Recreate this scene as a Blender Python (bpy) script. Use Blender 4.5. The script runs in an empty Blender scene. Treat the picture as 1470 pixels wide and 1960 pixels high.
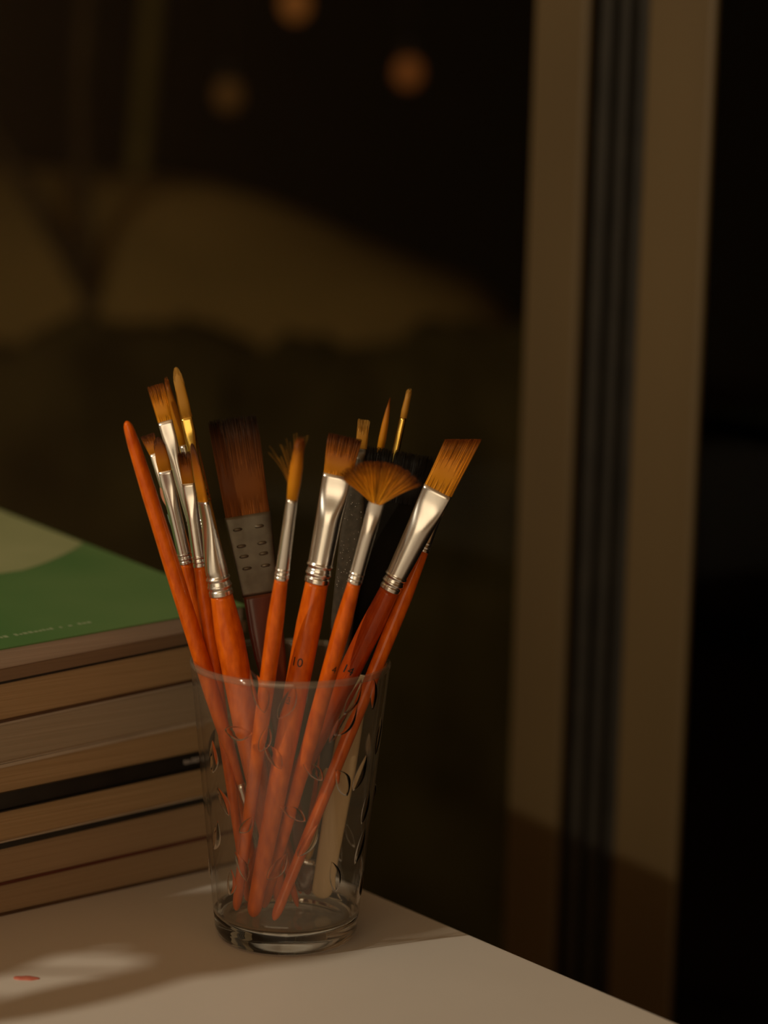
import bpy, bmesh, math, random
from mathutils import Vector, Matrix

# ----------------------------------------------------------------- camera, world, lights, exposure
scene = bpy.context.scene
col = scene.collection
TZ = 0.74                                   # table top height; the tumbler stands at (0, 0, TZ)
F_PX, W_PX, H_PX = 4200.0, 1470.0, 1960.0
CAM = Vector((-0.5105, -0.6749, 0.3064 + TZ))
FWD = Vector((0.6282, 0.7621, -0.1564)).normalized()
RIGHT = Vector((0.7738, -0.6329, 0.0241)); RIGHT = (RIGHT - FWD * RIGHT.dot(FWD)).normalized()
UP = RIGHT.cross(FWD).normalized()
cam_data = bpy.data.cameras.new('camera')
cam = bpy.data.objects.new('camera', cam_data)
col.objects.link(cam)
cam.matrix_world = Matrix(((RIGHT.x, UP.x, -FWD.x, CAM.x), (RIGHT.y, UP.y, -FWD.y, CAM.y),
                           (RIGHT.z, UP.z, -FWD.z, CAM.z), (0, 0, 0, 1)))
cam_data.sensor_fit = 'VERTICAL'
cam_data.sensor_height = 36.0
cam_data.sensor_width = 27.0
cam_data.lens = 36.0 * F_PX / H_PX
cam_data.clip_start = 0.02
cam_data.dof.use_dof = True
cam_data.dof.focus_distance = 0.862
cam_data.dof.aperture_fstop = 4.3
scene.camera = cam

scene.view_settings.view_transform = 'Standard'
scene.view_settings.look = 'None'
scene.view_settings.gamma = 1.0
scene.view_settings.use_curve_mapping = False
scene.view_settings.exposure = 0.0
scene.cycles.use_denoising = True
scene.cycles.max_bounces = 14
scene.cycles.transparent_max_bounces = 32
scene.cycles.transmission_bounces = 12
scene.cycles.sample_clamp_indirect = 4.0

world = bpy.data.worlds.new('night_sky')
scene.world = world
world.use_nodes = True
bg = world.node_tree.nodes['Background']
bg.inputs[0].default_value = (0.9, 0.62, 0.3, 1)
bg.inputs[1].default_value = 0.0012


def light(name, kind, loc, energy, color, size, target=None, size_y=None):
    d = bpy.data.lights.new(name, kind)
    d.energy = energy
    d.color = color
    if kind == 'AREA':
        d.size = size
        if size_y:
            d.shape = 'RECTANGLE'
            d.size_y = size_y
    else:
        d.shadow_soft_size = size
    o = bpy.data.objects.new(name, d)
    col.objects.link(o)
    o.location = loc
    if target is not None:
        o.rotation_euler = (Vector(target) - Vector(loc)).to_track_quat('-Z', 'Y').to_euler()
    return o


KEY = light('reading_lamp_light', 'POINT', (-1.25, 0.19, TZ + 0.92), 31.5, (1.0, 0.87, 0.64), 0.013)
FILL = light('added_fill_light', 'AREA', (-2.3, -1.7, 1.35), 15.0, (1.0, 0.77, 0.48), 2.0, (0.0, 0.0, TZ + 0.1), 1.6)  # added soft fill standing in for room bounce, no lamp there


# ----------------------------------------------------------------- pixel helpers (1470 x 1960 frame) giving real points
GF = Vector((FWD.x, FWD.y, 0)).normalized()        # horizontal depth direction, away from the camera


def ray(px, py):
    return (FWD + RIGHT * ((px - 735) / F_PX) - UP * ((py - 980) / F_PX)).normalized()


def at(px, py, d):
    """point seen at a pixel, d metres behind (+) or before (-) the tumbler's axis"""
    r = ray(px, py)
    k = (d - (CAM - Vector((0, 0, TZ))).dot(GF)) / r.dot(GF)
    return CAM + r * k


def at_z(px, d, z):
    lo, hi = 0.0, 2400.0
    for _ in range(40):
        m = (lo + hi) / 2
        if at(px, m, d).z > z:
            lo = m
        else:
            hi = m
    return at(px, (lo + hi) / 2, d)


def pxsize(p):
    return (p - CAM).dot(FWD) / F_PX


# ----------------------------------------------------------------- materials
def new_mat(name):
    m = bpy.data.materials.new(name)
    m.use_nodes = True
    nt = m.node_tree
    return m, nt, nt.nodes['Principled BSDF']


def ramp(nt, stops):
    r = nt.nodes.new('ShaderNodeValToRGB')
    e = r.color_ramp.elements
    while len(e) < len(stops):
        e.new(0.5)
    for i, (p, c) in enumerate(stops):
        e[i].position = p
        e[i].color = (*c, 1)
    return r


def noise_mat(name, c1, c2, rough, scale=(1, 1, 1), nscale=20, detail=4, coat=0.0, bump=0.0, metal=0.0, spec=0.5):
    m, nt, b = new_mat(name)
    tc = nt.nodes.new('ShaderNodeTexCoord')
    mp = nt.nodes.new('ShaderNodeMapping')
    mp.inputs['Scale'].default_value = scale
    nz = nt.nodes.new('ShaderNodeTexNoise')
    nz.inputs['Scale'].default_value = nscale
    nz.inputs['Detail'].default_value = detail
    nt.links.new(tc.outputs['Object'], mp.inputs[0])
    nt.links.new(mp.outputs[0], nz.inputs['Vector'])
    r = ramp(nt, [(0.3, c1), (0.7, c2)])
    nt.links.new(nz.outputs['Fac'], r.inputs[0])
    nt.links.new(r.outputs[0], b.inputs['Base Color'])
    b.inputs['Roughness'].default_value = rough
    b.inputs['Metallic'].default_value = metal
    b.inputs['Coat Weight'].default_value = coat
    b.inputs['Coat Roughness'].default_value = 0.05
    b.inputs['Specular IOR Level'].default_value = spec
    if bump:
        bp = nt.nodes.new('ShaderNodeBump')
        bp.inputs['Strength'].default_value = bump
        bp.inputs['Distance'].default_value = 0.0005
        nt.links.new(nz.outputs['Fac'], bp.inputs['Height'])
        nt.links.new(bp.outputs[0], b.inputs['Normal'])
    return m


def bristle_mat(name, root, mid, tip):
    m, nt, b = new_mat(name)
    a = nt.nodes.new('ShaderNodeVertexColor')
    a.layer_name = 'hair'
    sp = nt.nodes.new('ShaderNodeSeparateColor')
    nt.links.new(a.outputs['Color'], sp.inputs[0])
    r = ramp(nt, [(0.0, root), (0.6, mid), (1.0, tip)])
    nt.links.new(sp.outputs[0], r.inputs[0])
    mx = nt.nodes.new('ShaderNodeMix')
    mx.data_type = 'RGBA'
    mx.blend_type = 'MULTIPLY'
    mx.inputs[0].default_value = 1.0
    r2 = ramp(nt, [(0.0, (0.34, 0.30, 0.26)), (1.0, (1.55, 1.5, 1.45))])
    nt.links.new(sp.outputs[1], r2.inputs[0])
    nt.links.new(r.outputs[0], mx.inputs[6])
    nt.links.new(r2.outputs[0], mx.inputs[7])
    nt.links.new(mx.outputs[2], b.inputs['Base Color'])
    b.inputs['Roughness'].default_value = 0.45
    b.inputs['Specular IOR Level'].default_value = 0.2
    return m


def thin_glass(name, tint, ior=1.45, rough=0.0, haze=0.0):
    m, nt, b = new_mat(name)
    nt.nodes.remove(b)
    out = nt.nodes['Material Output']
    tr = nt.nodes.new('ShaderNodeBsdfTransparent')
    tr.inputs[0].default_value = (*tint, 1)
    gl = nt.nodes.new('ShaderNodeBsdfGlossy')
    gl.inputs['Roughness'].default_value = rough
    # Schlick reflectance of a thin sheet, the same from both sides
    lw = nt.nodes.new('ShaderNodeLayerWeight')
    lw.inputs['Blend'].default_value = 0.5
    pw = nt.nodes.new('ShaderNodeMath')
    pw.operation = 'POWER'
    pw.inputs[1].default_value = 5.0
    nt.links.new(lw.outputs['Facing'], pw.inputs[0])
    f0 = ((ior - 1) / (ior + 1)) ** 2
    ma = nt.nodes.new('ShaderNodeMath')
    ma.operation = 'MULTIPLY_ADD'
    ma.inputs[1].default_value = 1 - f0
    ma.inputs[2].default_value = f0
    nt.links.new(pw.outputs[0], ma.inputs[0])
    mx = nt.nodes.new('ShaderNodeMixShader')
    nt.links.new(ma.outputs[0], mx.inputs[0])
    nt.links.new(tr.outputs[0], mx.inputs[1])
    nt.links.new(gl.outputs[0], mx.inputs[2])
    last = mx
    if haze:                                   # pale diffuse mixed in to imitate the haze of room reflections
        df = nt.nodes.new('ShaderNodeBsdfDiffuse')
        df.inputs[0].default_value = (0.75, 0.68, 0.56, 1)
        m2 = nt.nodes.new('ShaderNodeMixShader')
        m2.inputs[0].default_value = haze
        nt.links.new(mx.outputs[0], m2.inputs[1])
        nt.links.new(df.outputs[0], m2.inputs[2])
        last = m2
    nt.links.new(last.outputs[0], out.inputs[0])
    return m


def real_glass(name, tint, rough=0.0, ior=1.5):
    m, nt, b = new_mat(name)
    b.inputs['Base Color'].default_value = (*tint, 1)
    b.inputs['Transmission Weight'].default_value = 1.0
    b.inputs['Roughness'].default_value = rough
    b.inputs['IOR'].default_value = ior
    return m


def page_mat(name, c1, c2):
    m = noise_mat(name, c1, c2, 0.85, scale=(6, 6, 700), nscale=2.0, detail=3, bump=0.6, spec=0.15)
    return m


M = {}
M['lacquer'] = noise_mat('orange_lacquer', (0.58, 0.085, 0.002), (0.86, 0.165, 0.004), 0.38, (1, 1, 0.35), 420, 5, coat=0.5, spec=0.15)
M['lacquer_shaded'] = noise_mat('shaded_orange_lacquer', (0.40, 0.045, 0.003), (0.56, 0.075, 0.004), 0.38, (1, 1, 0.35), 420, 4, coat=0.5, spec=0.15)  # orange lacquer with shade put into its colour, darker and redder
M['lacquer_dark'] = noise_mat('dark_red_lacquer', (0.13, 0.02, 0.006), (0.20, 0.035, 0.008), 0.35, (1, 1, 0.12), 260, 3, coat=0.4)
M['steel'] = noise_mat('brushed_nickel', (0.84, 0.82, 0.79), (0.93, 0.91, 0.88), 0.26, (1, 1, 0.2), 300, 2, metal=1.0)
M['steel_dull'] = noise_mat('dull_tin', (0.15, 0.13, 0.10), (0.22, 0.195, 0.155), 0.42, (1, 1, 1), 180, 3, metal=1.0)
M['gold'] = noise_mat('yellow_brass', (0.85, 0.55, 0.10), (0.95, 0.66, 0.16), 0.22, (1, 1, 0.3), 200, 2, metal=1.0)
M['ink'] = noise_mat('black_ink', (0.012, 0.01, 0.008), (0.02, 0.016, 0.012), 0.5, nscale=300)
M['black_plastic'] = noise_mat('dusty_black_plastic', (0.04, 0.032, 0.02), (0.075, 0.06, 0.04), 0.5, nscale=500)
M['dust'] = noise_mat('pale_dust', (0.5, 0.45, 0.38), (0.6, 0.55, 0.48), 0.9, nscale=300)
M['cream_wood'] = noise_mat('bare_cream_wood', (0.55, 0.38, 0.20), (0.68, 0.50, 0.29), 0.55, (1, 1, 0.08), 220, 4, bump=0.1)
M['amber'] = noise_mat('amber_varnish', (0.42, 0.22, 0.03), (0.55, 0.30, 0.05), 0.3, (1, 1, 0.2), 200, 3, coat=0.5)
M['teal_paint'] = noise_mat('dried_teal_paint', (0.14, 0.26, 0.22), (0.18, 0.32, 0.27), 0.6, nscale=400)
M['pink_paint'] = noise_mat('dried_salmon_paint', (0.55, 0.22, 0.13), (0.62, 0.27, 0.16), 0.6, nscale=400)
M['hair'] = bristle_mat('golden_taklon', (0.76, 0.33, 0.012), (0.66, 0.25, 0.010), (0.20, 0.05, 0.006))
M['hair_dark'] = bristle_mat('brown_tipped_taklon', (0.70, 0.29, 0.012), (0.40, 0.125, 0.010), (0.07, 0.018, 0.005))
M['hair_gold'] = bristle_mat('yellow_taklon', (0.55, 0.27, 0.03), (0.52, 0.25, 0.03), (0.50, 0.28, 0.06))
M['hair_brown'] = bristle_mat('brown_bristle', (0.27, 0.085, 0.013), (0.19, 0.060, 0.012), (0.012, 0.007, 0.004))
M['hair_black'] = bristle_mat('black_goat_hair', (0.008, 0.006, 0.004), (0.007, 0.005, 0.003), (0.014, 0.011, 0.007))
M['glass_wall'] = thin_glass('tumbler_glass_wall', (0.965, 0.96, 0.945), 1.55, 0.06, 0.027)
M['glass_base'] = real_glass('tumbler_glass_base', (0.93, 0.95, 0.92))
M['glass_relief'] = real_glass('tumbler_glass_relief', (0.99, 0.99, 0.98), 0.0, 1.17)
M['glass_rim'] = thin_glass('tumbler_glass_rim', (0.93, 0.92, 0.90), 1.6, 0.08, 0.07)
M['acrylic'] = real_glass('clear_acrylic', (0.95, 0.93, 0.88))
M['pane'] = thin_glass('window_pane', (0.96, 0.97, 0.96), 1.16)
M['table'] = noise_mat('white_laminate', (0.70, 0.66, 0.62), (0.74, 0.70, 0.66), 0.42, nscale=14, detail=5, spec=0.3)
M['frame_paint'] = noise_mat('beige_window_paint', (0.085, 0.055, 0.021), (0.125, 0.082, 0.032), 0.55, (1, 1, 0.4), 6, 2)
M['gasket'] = noise_mat('black_rubber', (0.012, 0.009, 0.005), (0.022, 0.017, 0.010), 0.7, nscale=40)
M['black_tape'] = noise_mat('matt_black_tape', (0.006, 0.005, 0.003), (0.012, 0.009, 0.006), 0.8, nscale=80, spec=0.1)
M['wall'] = noise_mat('warm_plaster', (0.50, 0.33, 0.18), (0.56, 0.38, 0.21), 0.9, nscale=8)
M['floor'] = noise_mat('brown_floorboards', (0.12, 0.065, 0.03), (0.20, 0.11, 0.05), 0.5, (1, 8, 1), 4)
M['dark_ground'] = noise_mat('dark_wet_ground', (0.008, 0.006, 0.003), (0.014, 0.010, 0.005), 0.9, nscale=3.0, spec=0.1)
M['shade_hedge'] = noise_mat('dark_shade_hedge', (0.026, 0.020, 0.007), (0.060, 0.045, 0.016), 1.0, nscale=9.0, detail=4, spec=0.0)
M['earth'] = noise_mat('brown_earth', (0.14, 0.094, 0.032), (0.25, 0.16, 0.056), 1.0, nscale=3.0, detail=3, spec=0.0)
M['bark'] = noise_mat('dark_bark', (0.03, 0.02, 0.012), (0.06, 0.04, 0.02), 1.0, nscale=20, spec=0.0)
M['post'] = noise_mat('olive_post_paint', (0.10, 0.075, 0.02), (0.14, 0.10, 0.03), 0.9, nscale=20, spec=0.1)
M['leaf'] = noise_mat('green_leaf', (0.05, 0.12, 0.03), (0.09, 0.18, 0.05), 0.5, nscale=30)
M['clay'] = noise_mat('terracotta', (0.40, 0.17, 0.08), (0.48, 0.21, 0.10), 0.8, nscale=30)
M['soil'] = noise_mat('potting_soil', (0.03, 0.02, 0.012), (0.06, 0.04, 0.025), 1.0, nscale=120)
M['red_paint'] = noise_mat('dried_red_paint', (0.52, 0.13, 0.09), (0.60, 0.20, 0.14), 0.5, nscale=500)
M['page_pale'] = page_mat('pale_pages', (0.40, 0.31, 0.24), (0.50, 0.39, 0.31))
M['page_tan'] = page_mat('tan_pages', (0.34, 0.22, 0.11), (0.46, 0.31, 0.17))
M['page_grey'] = page_mat('grey_pages', (0.32, 0.25, 0.17), (0.42, 0.33, 0.24))
M['page_brown'] = page_mat('brown_pages', (0.32, 0.21, 0.12), (0.40, 0.27, 0.16))
M['cover_black'] = noise_mat('black_cover', (0.012, 0.01, 0.008), (0.022, 0.018, 0.013), 0.45, nscale=60)
M['cover_brown'] = noise_mat('dark_brown_cover', (0.07, 0.035, 0.018), (0.10, 0.05, 0.025), 0.5, nscale=60)
M['cover_red'] = noise_mat('dark_red_cover', (0.10, 0.022, 0.012), (0.13, 0.03, 0.016), 0.5, nscale=60)
M['cover_tan'] = noise_mat('soft_brown_cover', (0.19, 0.12, 0.07), (0.24, 0.15, 0.09), 0.6, (2, 2, 300), 4)
M['cover_cream'] = noise_mat('cream_cover', (0.42, 0.34, 0.26), (0.50, 0.41, 0.32), 0.5, nscale=60)
M['print_white'] = noise_mat('white_print', (0.55, 0.5, 0.48), (0.6, 0.55, 0.52), 0.5, nscale=60)
M['print_green'] = noise_mat('pale_green_print', (0.32, 0.42, 0.24), (0.36, 0.46, 0.27), 0.5, nscale=60)
M['lime'] = noise_mat('olive_cream_print', (0.34, 0.38, 0.19), (0.39, 0.42, 0.22), 0.4, nscale=30)


def green_cover():
    m, nt, b = new_mat('green_printed_cover')
    tc = nt.nodes.new('ShaderNodeTexCoord')
    nz = nt.nodes.new('ShaderNodeTexNoise')
    nz.inputs['Scale'].default_value = 9
    nz.inputs['Detail'].default_value = 2
    nt.links.new(tc.outputs['Object'], nz.inputs['Vector'])
    r = ramp(nt, [(0.35, (0.095, 0.225, 0.072)), (0.65, (0.155, 0.275, 0.10))])
    nt.links.new(nz.outputs['Fac'], r.inputs[0])
    nt.links.new(r.outputs[0], b.inputs['Base Color'])
    b.inputs['Roughness'].default_value = 0.38
    return m


M['green'] = green_cover()


def bulb_mat(name, colr, strength):
    m, nt, b = new_mat(name)
    b.inputs['Base Color'].default_value = (0.12, 0.05, 0.015, 1)
    b.inputs['Roughness'].default_value = 0.6
    b.inputs['Emission Color'].default_value = (*colr, 1)
    b.inputs['Emission Strength'].default_value = strength
    return m


# ----------------------------------------------------------------- object helpers
def mesh_obj(name, verts, faces, mat, parent=None, smooth=True, hair=None):
    me = bpy.data.meshes.new(name)
    me.from_pydata([tuple(v) for v in verts], [], faces)
    me.update()
    if smooth:
        me.polygons.foreach_set('use_smooth', [True] * len(me.polygons))
    if hair is not None:
        ca = me.color_attributes.new('hair', 'FLOAT_COLOR', 'POINT')
        flat = []
        for t, g in hair:
            flat += [t, g, 0.0, 1.0]
        ca.data.foreach_set('color', flat)
    if mat is not None:
        me.materials.append(mat)
    o = bpy.data.objects.new(name, me)
    col.objects.link(o)
    if parent is not None:
        o.parent = parent
    return o


def empty(name, loc=(0, 0, 0), rz=0.0):
    o = bpy.data.objects.new(name, None)
    o.empty_display_size = 0.02
    col.objects.link(o)
    o.location = loc
    o.rotation_euler = (0, 0, rz)
    return o


def tag(o, label=None, cat=None, group=None, kind=None):
    if label:
        o['label'] = label
    if cat:
        o['category'] = cat
    if group:
        o['group'] = group
    if kind:
        o['kind'] = kind
    return o


def box_vf(x0, x1, y0, y1, z0, z1):
    v = [(x0, y0, z0), (x1, y0, z0), (x1, y1, z0), (x0, y1, z0), (x0, y0, z1), (x1, y0, z1), (x1, y1, z1), (x0, y1, z1)]
    f = [(0, 3, 2, 1), (4, 5, 6, 7), (0, 1, 5, 4), (1, 2, 6, 5), (2, 3, 7, 6), (3, 0, 4, 7)]
    return v, f


def box(name, x0, x1, y0, y1, z0, z1, mat, parent=None, bevel=0.0):
    v, f = box_vf(x0, x1, y0, y1, z0, z1)
    o = mesh_obj(name, v, f, mat, parent, smooth=False)
    if bevel:
        md = o.modifiers.new('bevel', 'BEVEL')
        md.width = bevel
        md.segments = 3
    return o


def struct(o):
    o['kind'] = 'structure'
    return o


def sgn_pow(v, e):
    return math.copysign(abs(v) ** e, v)


def loft(axis, rings, n=24, cap0=True, cap1=True):
    """axis = (origin, direction, width dir, thickness dir); rings = (s, half width, half thickness, squareness)"""
    o, d, w, t = axis
    V, Fc = [], []
    for (s, hw, ht, sq) in rings:
        for k in range(n):
            a = 2 * math.pi * k / n
            e = 2.0 / sq
            V.append(o + d * s + w * (hw * sgn_pow(math.cos(a), e)) + t * (ht * sgn_pow(math.sin(a), e)))
    for i in range(len(rings) - 1):
        for k in range(n):
            a, b = i * n + k, i * n + (k + 1) % n
            Fc.append((a, b, b + n, a + n))
    if cap0:
        Fc.append(tuple(reversed(range(n))))
    if cap1:
        m = (len(rings) - 1) * n
        Fc.append(tuple(range(m, m + n)))
    return V, Fc


def tube_vf(pts, radii, n=8, caps=True):
    V, Fc = [], []
    prev = None
    for i, p in enumerate(pts):
        a = pts[max(i - 1, 0)]
        b = pts[min(i + 1, len(pts) - 1)]
        d = (b - a).normalized()
        if prev is None:
            q = Vector((0, 0, 1)) if abs(d.z) < 0.9 else Vector((1, 0, 0))
            u = d.cross(q).normalized()
        else:
            u = (prev - d * prev.dot(d)).normalized()
        prev = u
        w = d.cross(u)
        for k in range(n):
            an = 2 * math.pi * k / n
            V.append(p + (u * math.cos(an) + w * math.sin(an)) * radii[i])
    for i in range(len(pts) - 1):
        for k in range(n):
            a, b = i * n + k, i * n + (k + 1) % n
            Fc.append((a, b, b + n, a + n))
    if caps:
        Fc.append(tuple(reversed(range(n))))
        m = (len(pts) - 1) * n
        Fc.append(tuple(range(m, m + n)))
    return V, Fc


# ================================================================= the room
XW = 0.35                                     # inner face of the window
struct(box('floor', -3.4, XW + 0.1, -3.2, 3.2, -0.1, 0.0, M['floor']))
struct(box('ceiling', -3.4, XW + 0.1, -3.2, 3.2, 2.6, 2.7, M['wall']))
struct(box('wall_back', -3.5, -3.4, -3.2, 3.2, 0.0, 2.6, M['wall']))
struct(box('wall_near', -3.4, XW + 0.1, -3.3, -3.2, 0.0, 2.6, M['wall']))
struct(box('wall_far', -3.4, XW + 0.1, 3.2, 3.3, 0.0, 2.6, M['wall']))
# wall around the tall window
struct(box('wall_window', XW, XW + 0.1, -3.2, -1.2, 0.0, 2.6, M['wall']))
struct(box('wall_window_far', XW, XW + 0.1, 1.9, 3.2, 0.0, 2.6, M['wall']))
struct(box('wall_window_head', XW, XW + 0.1, -1.2, 1.9, 2.4, 2.6, M['wall']))

win = struct(empty('window_1', (XW, 0.18, 0.0)))


def wbox(name, x0, x1, y0, y1, z0, z1, mat, bevel=0.0):
    return box(name, x0, x1, y0 - 0.18, y1 - 0.18, z0, z1, mat, win, bevel)


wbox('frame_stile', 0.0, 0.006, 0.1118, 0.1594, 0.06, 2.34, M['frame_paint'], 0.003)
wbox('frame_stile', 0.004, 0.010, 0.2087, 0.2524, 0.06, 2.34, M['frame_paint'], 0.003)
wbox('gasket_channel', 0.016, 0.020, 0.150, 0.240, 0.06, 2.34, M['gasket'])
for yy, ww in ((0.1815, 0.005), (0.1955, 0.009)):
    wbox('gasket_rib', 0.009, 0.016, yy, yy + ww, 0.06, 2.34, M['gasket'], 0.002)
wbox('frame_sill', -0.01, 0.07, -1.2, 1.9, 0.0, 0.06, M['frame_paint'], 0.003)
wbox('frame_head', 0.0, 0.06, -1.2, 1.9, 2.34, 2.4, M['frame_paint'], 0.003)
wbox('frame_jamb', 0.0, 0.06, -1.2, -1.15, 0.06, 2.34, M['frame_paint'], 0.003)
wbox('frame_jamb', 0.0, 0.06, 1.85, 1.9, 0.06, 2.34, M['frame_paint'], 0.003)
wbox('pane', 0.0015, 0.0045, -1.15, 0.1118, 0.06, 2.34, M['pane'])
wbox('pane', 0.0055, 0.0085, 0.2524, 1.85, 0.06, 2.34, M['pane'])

# ---- the night garden beyond the glass
random.seed(4)


def garden_bank():
    crest = []
    for px, py in ((-900, 330), (-300, 318), (0, 316), (150, 322), (300, 340), (400, 362), (500, 390), (600, 420), (700, 452),
                   (800, 486), (900, 530), (960, 580), (1000, 660), (1030, 900)):
        crest.append(at(px, py, 2.1))
    V, Fc = [], []
    prof = [(-0.34, -1.3), (-0.33, -0.6), (-0.31, -0.36), (-0.25, -0.19), (-0.16, -0.08), (-0.06, -0.016), (0.05, 0.0), (0.3, -0.03), (0.8, -0.2), (1.6, -0.5)]
    for c in crest:
        for (d, z) in prof:
            p = c + GF * d
            zz = c.z + z + 0.012 * math.sin(p.x * 17 + d * 9) + 0.01 * math.sin(p.y * 23)
            V.append(Vector((p.x, p.y, zz)))
    n = len(prof)
    for i in range(len(crest) - 1):
        for k in range(n - 1):
            a = i * n + k
            Fc.append((a, a + n, a + n + 1, a + 1))
    return struct(mesh_obj('garden_bank', V, Fc, M['earth']))


garden_bank()


def shade_hedge():  # dark shape added to darken the lower part of the bank
    p0 = at(420, 900, 1.62)
    root = Vector((p0.x, p0.y, -0.15))
    rng = random.Random(2)
    V, Fc = [], []
    nu, nv = 60, 18
    for i in range(nu + 1):
        px = -500 + 1560 * i / nu
        top = at(px, 635 + 22 * math.sin(px * 0.009 + 2.2) + 14 * math.sin(px * 0.027 + 1), 1.62)
        side = RIGHT
        for j in range(nv + 1):
            a = math.pi * j / nv
            w = 0.13
            h = top.z + 0.15
            q = max(0.0, math.sin(a)) ** 0.45
            p = Vector((top.x, top.y, -0.15)) - GF * (w * math.cos(a)) + Vector((0, 0, h * q))
            p += Vector((rng.uniform(-1, 1), rng.uniform(-1, 1), rng.uniform(-1, 1))) * 0.012 * q
            V.append(p - root)
    n = nv + 1
    for i in range(nu):
        for j in range(nv):
            a = i * n + j
            Fc.append((a, a + n, a + n + 1, a + 1))
    Fc.append(tuple(range(n)))
    Fc.append(tuple(reversed(range(nu * n, nu * n + n))))
    o = mesh_obj('shade_hedge', V, Fc, M['shade_hedge'])
    o.location = root
    tag(o, 'low dark shape added beyond the window to darken the foot of the bank', 'shade_hedge')


shade_hedge()
struct(box('garden_ground', XW + 0.1, 9.0, -6.0, 9.0, -0.25, -0.15, M['dark_ground']))


def tree():
    p0 = at(168, 700, 1.85)
    t = empty('garden_tree', (p0.x, p0.y, -0.15))
    tag(t, 'dark slender tree trunk, blurred in the night outside the window', 'tree')
    pts, rad = [], []
    for i in range(12):
        z = i * 0.13
        pts.append(Vector((0.012 * math.sin(i * 1.1), 0.012 * math.cos(i * 0.8), z)))
        rad.append(0.017 - 0.0008 * i)
    V, Fc = tube_vf(pts, rad, 10)
    mesh_obj('trunk', V, Fc, M['bark'], t)
    for k, (i, dx, dy, dz) in enumerate(((6, 0.10, -0.07, 0.12), (8, -0.1, 0.08, 0.2), (11, 0.05, 0.06, 0.25))):
        a = pts[i]
        V, Fc = tube_vf([a, a + Vector((dx, dy, dz)) * 0.6, a + Vector((dx, dy, dz))], [0.015, 0.01, 0.004], 7)
        mesh_obj('branch', V, Fc, M['bark'], t)
    return t


tree()


def garden_pole():
    p0 = at(132, 250, 2.3)
    t = empty('garden_pole', (p0.x, p0.y, -0.15))
    tag(t, 'thin olive pole, barely lit in the dark garden', 'pole')
    lean = Vector((0.02, -0.012, 0.1))
    base = Vector((0, 0, 0)) - lean * 0
    top = Vector((0.12, -0.08, 1.75))
    V, Fc = tube_vf([base, top * 0.5, top], [0.016, 0.015, 0.013], 10)
    mesh_obj('shaft', V, Fc, M['post'], t)
    V, Fc = loft((top, Vector((0, 0, 1)), Vector((1, 0, 0)), Vector((0, 1, 0))),
                 [(0, 0.02, 0.02, 2), (0.012, 0.022, 0.022, 2), (0.03, 0.014, 0.014, 2), (0.038, 0.004, 0.004, 2)], 12)
    mesh_obj('finial', V, Fc, M['post'], t)


garden_pole()


def hanging_bulb(px, py, d, r, strength, colr, label):
    p = at(px, py, d)
    t = tag(empty('hanging_bulb', p), label, 'light bulb', 'bulbs hung in the garden')
    ax = (Vector((0, 0, 0)), Vector((0, 0, 1)), Vector((1, 0, 0)), Vector((0, 1, 0)))
    rings = []
    for i in range(13):
        a = -math.pi / 2 + math.pi * i / 12 * 0.86
        rings.append((r * math.sin(a) * 1.15, max(r * math.cos(a), 0.0003), max(r * math.cos(a), 0.0003), 2))
    V, Fc = loft(ax, rings, 16)
    mesh_obj('glass_globe', V, Fc, bulb_mat('lit_globe', colr, strength), t)
    z = rings[-1][0]
    V, Fc = loft(ax, [(z - 0.001, r * 0.5, r * 0.5, 2), (z + r * 0.9, r * 0.5, r * 0.5, 2), (z + r * 1.2, r * 0.25, r * 0.25, 2)], 12)
    mesh_obj('socket', V, Fc, M['gasket'], t)
    V, Fc = tube_vf([Vector((0, 0, z + r)), Vector((0.002, 0, z + r + 0.5)), Vector((0, 0, z + r + 1.2))], [0.0015] * 3, 6)
    mesh_obj('cord', V, Fc, M['gasket'], t)


hanging_bulb(565, 8, 2.0, 0.017, 0.105, (1.0, 0.30, 0.045), 'brightest orange bulb glowing at the top edge of the dark window')
hanging_bulb(781, 138, 2.0, 0.016, 0.085, (1.0, 0.26, 0.04), 'reddish orange blurred bulb nearest the window stiles')
hanging_bulb(437, 182, 2.1, 0.018, 0.021, (1.0, 0.40, 0.05), 'faintest yellow-brown blurred bulb, lowest and leftmost of three')

# ================================================================= the table
table = empty('table', (-0.4, 0.2, 0.0))
tag(table, 'white table with a smooth bare top under the tumbler and books', 'table')


def tb(name, x0, x1, y0, y1, z0, z1, bevel):
    return box(name, x0 + 0.4, x1 + 0.4, y0 - 0.2, y1 - 0.2, z0, z1, M['table'], table, bevel)


tb('tabletop', -0.95, 0.0597, -0.62, 1.0, TZ - 0.03, TZ, 0.0012)
for lx in (-0.92, 0.0):
    for ly in (-0.58, 0.92):
        tb('leg', lx, lx + 0.045, ly, ly + 0.045, 0.0, TZ - 0.03, 0.003)


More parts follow.
